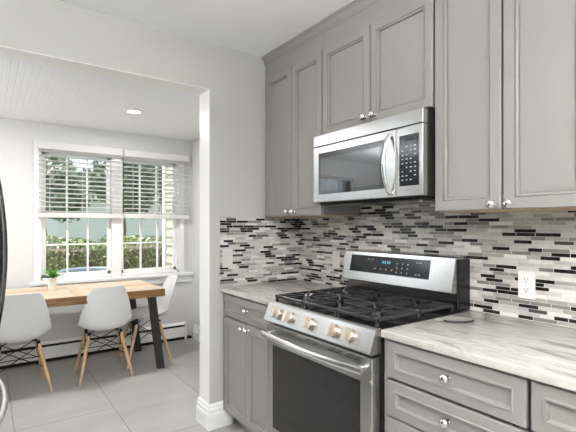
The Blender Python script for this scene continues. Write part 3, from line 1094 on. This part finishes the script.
# ------------------------------------------------------------------ over-the-range microwave
MY0, MY1 = -1.3865, -0.6425
MZ0, MZ1 = 1.442, 1.8325
t = thing('microwave', 'stainless steel microwave mounted above the stove', 'microwave', (-0.19, (MY0 + MY1) / 2, MZ0))
c = nb(); box(c, -0.352, -0.0105, MY0, MY1, MZ0 + 0.004, MZ1 - 0.001, 0.002, 1); link('case', c, M['black_matte'], t)
c = nb(); box(c, -0.384, -0.3525, MY0 + 0.003, MY1 - 0.003, 1.760, 1.822, 0.003, 2); link('vent_strip', c, M['steel'], t)
SE = -1.236
c = nb(); box(c, -0.385, -0.3525, SE + 0.001, MY1 - 0.003, 1.447, 1.7575, 0.004, 2); md = link('door', c, M['steel'], t)
c = nb(); box(c, -0.3868, -0.3848, -1.170, -0.694, 1.491, 1.719, 0.0008, 1); link('window_glass', c, M['mw_glass'], md)
c = nb(); box(c, -0.3873, -0.3867, -1.145, -0.715, 1.510, 1.690); link('window_screen', c, M['mesh_screen'], md)
c = nb()
pts = []
for k in range(21):
    f = k / 20
    pts.append((-0.388 - 0.046 * math.sin(math.pi * f) ** 0.7 if 0 < f < 1 else -0.388, -1.206, 1.735 + (1.464 - 1.735) * f))
tube(c, pts, 0.0125, 14, (0.85, 0.75))
link('handle', c, M['steel_bright'], md, True)
c = nb(); box(c, -0.385, -0.3525, MY0 + 0.003, SE - 0.001, 1.447, 1.7575, 0.004, 2); mc = link('control_panel', c, M['steel'], t)
c = nb(); box(c, -0.3868, -0.3848, -1.363, -1.258, 1.494, 1.719, 0.0008, 1); link('keypad', c, M['black_glass'], mc)
c = nb()
for i in range(4):
    for j in range(9):
        y = -1.276 - 0.0225 * i
        z = 1.668 - 0.0185 * j
        if (i * 7 + j * 3) % 5 == 0:
            continue
        w = 0.010 if (i + j) % 3 else 0.006
        c = nb(); box(c, -0.3873, -0.3867, y - w / 2, y + w / 2, z - 0.002, z + 0.002)
        link('key_mark', c, M['legend'], mc)
c = nb(); box(c, -0.3873, -0.3867, -1.345, -1.290, 1.692, 1.706); link('clock_window', c, M['rubber'], mc)
c = nb(); box(c, -0.350, -0.04, MY0 + 0.02, MY1 - 0.02, MZ0 - 0.008, MZ0 + 0.0035, 0.002, 1); un = link('underside', c, M['black_matte'], t)
c = nb()
for y in (-0.83, -1.20):
    c = nb(); box(c, -0.30, -0.10, y - 0.12, y + 0.12, MZ0 - 0.012, MZ0 - 0.0075, 0.001, 1)
    link('grease_filter', c, M['steel'], un)

# ------------------------------------------------------------------ refrigerator at the left edge
FX = -1.899
fy0, fy1 = -0.955, -0.035
fc = (fy0 + fy1) / 2
t = thing('refrigerator', 'steel refrigerator at the left edge, only its curved handles showing', 'refrigerator', (-2.3, fc, 0))
c = nb(); box(c, -2.72, -1.965, fy0, fy1, 0.03, 1.785); box(c, -2.68, -2.0, fy0 + 0.03, fy1 - 0.03, 0.0, 0.03); link('body', c, M['black_matte'], t)
for a, d_, s in ((fy0, fc - 0.002, -1), (fc + 0.002, fy1, 1)):
    c = nb(); box(c, -1.9645, FX, a, d_, 0.74, 1.785, 0.008, 3); dd = link('door', c, M['steel'], t)
    c = nb()
    pts = []
    y_ = fc + s * 0.045
    for k in range(29):
        f = -1 + 2 * k / 28
        pts.append((-1.839 - 0.064 * f * f, y_, 1.215 + 0.46 * f))
    tube(c, pts, 0.013, 14, (1.0, 1.0)); link('handle', c, M['dark_steel'], dd, True)
c = nb(); box(c, -1.9645, FX, fy0, fy1, 0.06, 0.73, 0.008, 3); dd = link('freezer_drawer', c, M['steel'], t)
c = nb()
pts = []
for k in range(29):
    f = -1 + 2 * k / 28
    pts.append((-1.838 - 0.064 * f * f, -0.575 + 0.40 * f + 0.05, 0.655))
tube(c, pts, 0.014, 14); link('handle', c, M['steel_bright'], dd, True)

t = thing('wall_sconce', 'half-bowl white uplight sconce on the left kitchen wall beyond the refrigerator', 'lamp', (-2.999, -1.75, 1.88))  # unseen fixture added to brighten the kitchen ceiling
b = nb()
rings = []
for r_, z_ in ((0.03, 1.88), (0.11, 1.91), (0.17, 1.97), (0.20, 2.04), (0.192, 2.04), (0.16, 1.975), (0.10, 1.92), (0.03, 1.892)):
    rings.append([b.verts.new((-2.998 + r_ * math.sin(math.pi * k / 16), -1.75 - r_ * 1.6 * math.cos(math.pi * k / 16), z_)) for k in range(17)])
for p_, q_ in zip(rings, rings[1:]):
    for k in range(16):
        b.faces.new((p_[k], p_[k + 1], q_[k + 1], q_[k]))
link('bowl_shade', b, M['trim'], t, True)
b = nb(); box(b, -2.9985, -2.985, -1.95, -1.55, 1.86, 2.03, 0.003, 1); link('back_plate', b, M['trim'], t)
area('lamp', (-2.88, -1.75, 2.05), (0.25, 0, 1), 0.16, 0.40, FILL_WALL, (0.97, 0.985, 1.0), 'RECTANGLE', t)

# ------------------------------------------------------------------ dining table
TX0, TX1, TY0, TY1 = -2.55, -0.573, 1.26, 2.05
TT = 0.742
t = thing('dining_table', 'long wooden plank dining table on black metal legs under the windows', 'table', (-1.57, 1.61, 0))
cols = ['oak_light', 'oak_grey', 'oak_mid', 'oak_light', 'oak_light', 'oak_mid']
n = 5
bw = (TY1 - TY0 - 0.03) / n
for i in range(n):
    c = nb()
    y0 = TY0 + 0.03 + bw * i
    box(c, TX0, -1.302, y0 + 0.0006, y0 + bw - 0.0006, TT - 0.03, TT, 0.0015, 1)
    link('top_board', c, M[['oak_light', 'oak_grey', 'oak_light', 'oak_mid', 'oak_light'][i]], t)
    c = nb()
    box(c, -1.148, TX1, y0 + 0.0006, y0 + bw - 0.0006, TT - 0.03, TT, 0.0015, 1)
    link('top_board', c, M[['oak_grey', 'oak_light', 'oak_mid', 'oak_light', 'oak_light'][i]], t)
for x in (-1.300, -1.225):
    c = nb(); box(c, x, x + 0.073, TY0 + 0.03, TY1, TT - 0.03, TT + 0.0003, 0.0015, 1); link('cross_board', c, M['oak_end'], t)
c = nb(); box(c, TX0, TX1, TY0, TY0 + 0.0295, TT - 0.066, TT, 0.002, 1); link('front_apron', c, M['oak_edge'], t)
c = nb(); box(c, TX0, TX1, TY1 - 0.03, TY1, TT - 0.066, TT - 0.0305, 0.002, 1); link('back_apron', c, M['oak_edge'], t)
c = nb(); box(c, TX1 - 0.03, TX1, TY0 + 0.03, TY1 - 0.0305, TT - 0.066, TT - 0.0305, 0.002, 1); link('end_apron', c, M['oak_edge'], t)
for sx_ in (0, 1):
    for top, bot in (((-0.690, 1.275, TT - 0.067), (-0.585, 1.345, 0.0)), ((-0.690, 1.96, TT - 0.067), (-0.605, 1.995, 0.0))):
        c = nb()
        tx, bx_ = top[0], bot[0]
        if sx_:
            tx, bx_ = TX0 + (TX1 - tx), TX0 + (TX1 - bx_)
        v = []
        for (px_, py_, pz_) in ((tx, top[1], top[2]), (bx_, bot[1], bot[2])):
            v.append([c.verts.new((px_ + dx_, py_ + dy_, pz_)) for dx_, dy_ in ((-0.033, -0.02), (0.033, -0.02), (0.033, 0.02), (-0.033, 0.02))])
        for k in range(4):
            c.faces.new((v[0][k], v[0][(k + 1) % 4], v[1][(k + 1) % 4], v[1][k]))
        c.faces.new(v[0]); c.faces.new(v[1])
        link('leg', c, M['dark_metal'], t)
c = nb(); box(c, -0.723, -0.657, 1.25, 1.985, TT - 0.078, TT - 0.0665); link('leg_plate', c, M['dark_metal'], t)

# ------------------------------------------------------------------ shell chairs
def make_chair():
    t = thing('dining_chair', '', 'chair', (0, 0, 0), 'white shell chairs at the dining table')
    prof = [  # y, z, half width, side lift
        (0.235, 0.402, 0.185, 0.000), (0.222, 0.424, 0.205, 0.006), (0.180, 0.434, 0.222, 0.020), (0.10, 0.428, 0.232, 0.040), (0.0, 0.416, 0.236, 0.058),
        (-0.09, 0.414, 0.235, 0.075), (-0.150, 0.430, 0.233, 0.085), (-0.190, 0.475, 0.230, 0.085), (-0.212, 0.545, 0.220, 0.075), (-0.228, 0.62, 0.203, 0.060),
        (-0.243, 0.70, 0.179, 0.044), (-0.257, 0.765, 0.155, 0.030), (-0.264, 0.797, 0.137, 0.022), (-0.268, 0.811, 0.112, 0.018)]
    c = nb()
    NU = 13
    rows = []
    for i, (y, z, hw, lift) in enumerate(prof):
        y2, z2 = prof[min(i + 1, len(prof) - 1)][:2]
        y1, z1 = prof[max(i - 1, 0)][:2]
        d = Vector((0, y2 - y1, z2 - z1)).normalized()
        nn = Vector((0, -d.z, d.y))
        if nn.z < 0 and i < 6:
            nn = -nn
        nn = Vector((0, d.z, -d.y))
        if i < 5 and nn.z < 0:
            nn = -nn
        if i >= 5 and nn.y < 0:
            nn = -nn
        row = []
        for k in range(NU):
            u = -1 + 2 * k / (NU - 1)
            L_ = lift * abs(u) ** 2.6
            row.append(c.verts.new(Vector((u * hw * 0.93, y - 0.045, z)) + nn * L_))
        rows.append(row)
    for a, b_ in zip(rows, rows[1:]):
        for k in range(NU - 1):
            c.faces.new((a[k], a[k + 1], b_[k + 1], b_[k]))
    sh = link('seat_shell', c, M['plastic'], t, 'all')
    md_ = sh.modifiers.new('thick', 'SOLIDIFY'); md_.thickness = 0.007; md_.offset = 0
    md_ = sh.modifiers.new('smooth', 'SUBSURF'); md_.levels = 2; md_.render_levels = 2
    tops = []
    for sx_ in (-1, 1):
        for sy_ in (-1, 1):
            tp = Vector((sx_ * 0.128, sy_ * 0.105 - 0.005, 0.385))
            ft = Vector((sx_ * 0.208, sy_ * 0.205, 0.0))
            tops.append((tp, ft))
            l = nb()
            pts = [tp + (ft - tp) * f for f in (0, 0.15, 0.55, 1.0)]
            tube(l, pts, [0.0125, 0.0145, 0.014, 0.0095], 12)
            link('leg', l, M['dowel'], t, True)
    w = nb()
    P_ = lambda i, f: tops[i][0] + (tops[i][1] - tops[i][0]) * f
    def cross(i, j):
        rod(w, P_(i, 0.06), P_(j, 0.50), 0.0035, seg=6)
        rod(w, P_(j, 0.06), P_(i, 0.50), 0.0035, seg=6)
    for i, j in ((0, 1), (2, 3), (0, 2), (1, 3)):
        cross(i, j)
    rod(w, P_(0, 0.27), P_(2, 0.27), 0.0035, seg=6); rod(w, P_(1, 0.27), P_(3, 0.27), 0.0035, seg=6)
    for i in range(4):
        tp = tops[i][0]
        sg = Vector((1 if tp.x > 0 else -1, 1 if tp.y > 0 else -1, 0))
        box(w, tp.x - 0.011, tp.x + 0.011, tp.y - 0.014, tp.y + 0.014, 0.352, 0.402, 0.003, 1)
        rod(w, (tp.x, tp.y, 0.398), (tp.x * 0.6, tp.y * 0.6, 0.404), 0.0045, seg=6)
        rod(w, P_(i, 0.49) - sg * 0.004, P_(i, 0.52) + sg * 0.006, 0.008, seg=8)
    link('wire_brace', w, M['black_matte'], t)
    return t


ch = make_chair()
ch.location = (-1.05, 1.50, 0)
ch.rotation_euler = (0, 0, R(-4))
ch['label'] = 'white shell chair with wooden dowel legs, at the middle of the table front'
dup(ch, (-1.69, 1.485, 0), R(2), 'white shell chair with wooden dowel legs, nearest the left edge and fridge handles')
dup(ch, (-0.635, 1.685, 0), R(88), 'white shell chair tucked in at the right end of the table behind its black leg')

# ------------------------------------------------------------------ potted plant on the table
px, py = -1.42, 1.76
t = thing('potted_plant', 'small green plant in a white pot on the wooden dining table', 'plant', (px, py, TT + 0.0006))
c = nb(); lathe(c, [(0.0, 0.0), (0.028, 0.0), (0.030, 0.004), (0.0405, 0.112), (0.042, 0.118), (0.039, 0.118), (0.037, 0.105), (0, 0.105)], (px, py, TT + 0.0006), seg=24); link('pot', c, M['pot'], t, True)
c = nb(); lathe(c, [(0, 0.1055), (0.0365, 0.1055), (0.033, 0.110), (0, 0.111)], (px, py, TT + 0.0006), seg=20); link('soil', c, M['soil'], t)
def leaf(bm, base, direction, length, width, curl):
    d = Vector(direction).normalized()
    side = d.cross(Vector((0, 0, 1)))
    side = side.normalized() if side.length > 0.01 else Vector((1, 0, 0))
    up = side.cross(d)
    rows = []
    for k in range(7):
        f = k / 6
        w = width * math.sin(math.pi * min(0.97, f * 0.92 + 0.06)) ** 0.8
        p = Vector(base) + d * length * f - up * curl * f * f
        rows.append([bm.verts.new(p - side * w + up * w * 0.35), bm.verts.new(p), bm.verts.new(p + side * w + up * w * 0.35)])
    for a, b_ in zip(rows, rows[1:]):
        for k in range(2):
            bm.faces.new((a[k], a[k + 1], b_[k + 1], b_[k]))
bz = TT + 0.108
rnd = random.Random(3)
for k in range(9):
    a = k * 2.4
    el = (0.55, 1.0, 1.5)[k % 3]
    c = nb(); leaf(c, (px + 0.012 * math.cos(a), py + 0.012 * math.sin(a), bz), (math.cos(a) + 0.25, math.sin(a) * 0.7, el * 1.4), rnd.uniform(0.085, 0.125), rnd.uniform(0.016, 0.022), 0.03)
    o = link('leaf', c, M['plant'], t, 'all')
    o.modifiers.new('thick', 'SOLIDIFY').thickness = 0.0012
for k in range(8):
    a = 2.2 + k * 0.42
    c = nb(); leaf(c, (px + 0.015 * math.cos(a), py + 0.015 * math.sin(a), bz + 0.004), (math.cos(a), math.sin(a), 0.22 + 0.2 * (k % 2)), rnd.uniform(0.06, 0.095), 0.017, 0.012)
    o = link('leaf', c, M['plant_dark'], t, 'all')
    o['label'] = 'dark green low leaf'
    o.modifiers.new('thick', 'SOLIDIFY').thickness = 0.0012

# ------------------------------------------------------------------ outside the dining windows
c = nb(); box(c, -25, 25, 2.33, 40, -0.35, -0.25); struct('ground', c, M['grass'])
# wing of the house with lap siding
t = thing('house_wing', 'cream lap-sided house wing outside the right dining window', 'building', (0.9, 3.0, -0.25))
c = nb()
z = -0.25
while z < 3.3:
    prism(c, [(0.262, z), (0.262, z + 0.128), (0.275, z + 0.128), (0.275, z)][::1], 'y', 2.34, 3.62)
    for v in list(c.verts)[-8:]:
        if abs(v.co.z - z) < 1e-5 and abs(v.co.x - 0.262) < 1e-5:
            v.co.x = 0.250
    z += 0.128
box(c, 0.275, 1.9, 2.34, 3.62, -0.25, 3.35)
link('siding', c, M['siding'], t)
c = nb(); box(c, 0.235, 0.275, 3.60, 3.68, -0.25, 3.35); link('corner_board', c, M['trim'], t)


def leafcloud(bm, rng, n, sampler, s0, s1):
    for _ in range(n):
        p, nn = sampler(rng)
        a = Vector((rng.uniform(-1, 1), rng.uniform(-1, 1), rng.uniform(-1, 1))) + nn * 0.8
        a.normalize()
        u_ = a.cross(Vector((rng.uniform(-1, 1), rng.uniform(-1, 1), rng.uniform(-1, 1)))).normalized()
        v_ = a.cross(u_)
        L_ = rng.uniform(s0, s1)
        q = [p - u_ * L_, p + v_ * L_ * 0.5, p + u_ * L_, p - v_ * L_ * 0.5]
        bm.faces.new([bm.verts.new(x) for x in q])


def hedge(name, label, x0, x1, y0, y1, z1, seed, cat='hedge'):
    t = thing(name, label, cat, ((x0 + x1) / 2, (y0 + y1) / 2, -0.25))
    core = nb(); box(core, x0 + 0.1, x1 - 0.1, y0 + 0.1, y1 - 0.1, -0.25, z1 - 0.1, 0.08, 2); link('branches', core, M['bark'], t)
    rng = random.Random(seed)
    c = nb()
    def smp(r):
        f = r.random()
        x = r.uniform(x0, x1)
        wob = 0.05 * math.sin(x * 5) + 0.04 * math.sin(x * 11 + 1)
        if f < 0.5:
            return Vector((x, r.uniform(y0, y1), z1 + wob + r.uniform(-0.10, 0.05))), Vector((0, 0, 1))
        return Vector((x, y0 + r.uniform(-0.04, 0.10) + wob * 0.5, r.uniform(-0.2, z1))), Vector((0, -1, 0.3))
    leafcloud(c, rng, 16000, smp, 0.018, 0.04)
    link('foliage', c, M['hedge'], t)


hedge('hedge', 'clipped green hedge with sunlit top outside the dining windows', -2.6, 3.2, 4.7, 6.6, 1.03, 5)
t = thing('neighbour_garage', 'blue-grey garage wall behind the hedge', 'building', (1.5, 20, -0.25))
c = nb(); box(c, -5, 12, 18, 23, -0.25, 2.5); link('wall', c, M['far_wall'], t)
c = nb(); prism(c, [(17.6, 2.5), (20.5, 3.9), (23.4, 2.5)], 'x', -5.3, 12.3); link('roof', c, M['roof'], t)


def tree(label, x, y, h0, rx, rz, seed, n=5000):
    t = thing('leafy_tree', label, 'tree', (x, y, -0.25), 'trees behind the hedge')
    k = nb(); tube(k, [(x, y, -0.25), (x + 0.05, y, h0 * 0.5), (x - 0.03, y, h0)], [0.14, 0.11, 0.07], 9)
    for j in range(5):
        a = j * 1.3
        rod(k, (x, y, h0 * 0.75), (x + math.cos(a) * rx * 0.6, y + math.sin(a) * rx * 0.6, h0 + rz * 0.3), 0.04, 0.015, 6)
    link('trunk', k, M['bark'], t)
    rng = random.Random(seed)
    lobes = [(Vector((x, y, h0)) + Vector((rng.uniform(-1, 1) * rx * 0.6, rng.uniform(-1, 1) * rx * 0.6, rng.uniform(-0.7, 0.7) * rz)), rng.uniform(0.4, 0.65) * rx) for _ in range(13)]
    c = nb()
    def smp(r):
        p, q = lobes[int(r.random() * len(lobes))]
        d = Vector((r.gauss(0, 1), r.gauss(0, 1), r.gauss(0, 1))).normalized()
        return p + d * q * r.uniform(0.55, 1.05), d
    leafcloud(c, rng, n, smp, 0.05, 0.11)
    link('crown', c, M['tree'], t)


tree('broad dark tree nearest the hedge, seen through the left dining window', -1.0, 7.75, 2.15, 1.0, 0.55, 1, 6000)
tree('dark tree farther left behind the nearest tree, left dining window', -1.45, 10.3, 2.6, 1.05, 0.8, 4, 6000)
tree('dark tree behind the hedge, seen where the two dining windows meet', 1.28, 10.3, 2.55, 1.1, 0.85, 2, 7000)
tree('farthest pale tree behind the hedge, seen through the right dining window', 3.8, 13.4, 3.2, 1.4, 1.3, 3, 7000)
# patio chair seen low through the left window
t = thing('patio_chair', 'blue-grey rounded patio chair outside the left dining window', 'chair', (-0.85, 3.35, -0.25))
c = nb()
pts = []
for k in range(17):
    a = math.pi * (0.0 + k / 16)
    pts.append((-0.85 + 0.36 * math.cos(a), 3.15 + 0.40 * math.sin(a), 0.64))
tube(c, pts, 0.11, 12, (0.55, 1.2)); link('backrest', c, M['patio'], t, True)
c = nb(); box(c, -1.15, -0.55, 3.0, 3.5, 0.12, 0.30, 0.05, 3); link('seat', c, M['patio'], t, True)
for sx_ in (-1, 1):
    for y_ in (3.05, 3.48):
        c = nb(); rod(c, (-0.85 + sx_ * 0.27, y_, -0.25), (-0.85 + sx_ * 0.27, y_, 0.13), 0.02); link('leg', c, M['dark_metal'], t)
for sx_ in (-1, 1):
    c = nb(); rod(c, (-0.85 + sx_ * 0.29, 3.25, 0.2), (-0.85 + sx_ * 0.33, 3.22, 0.60), 0.018); link('arm_post', c, M['dark_metal'], t)
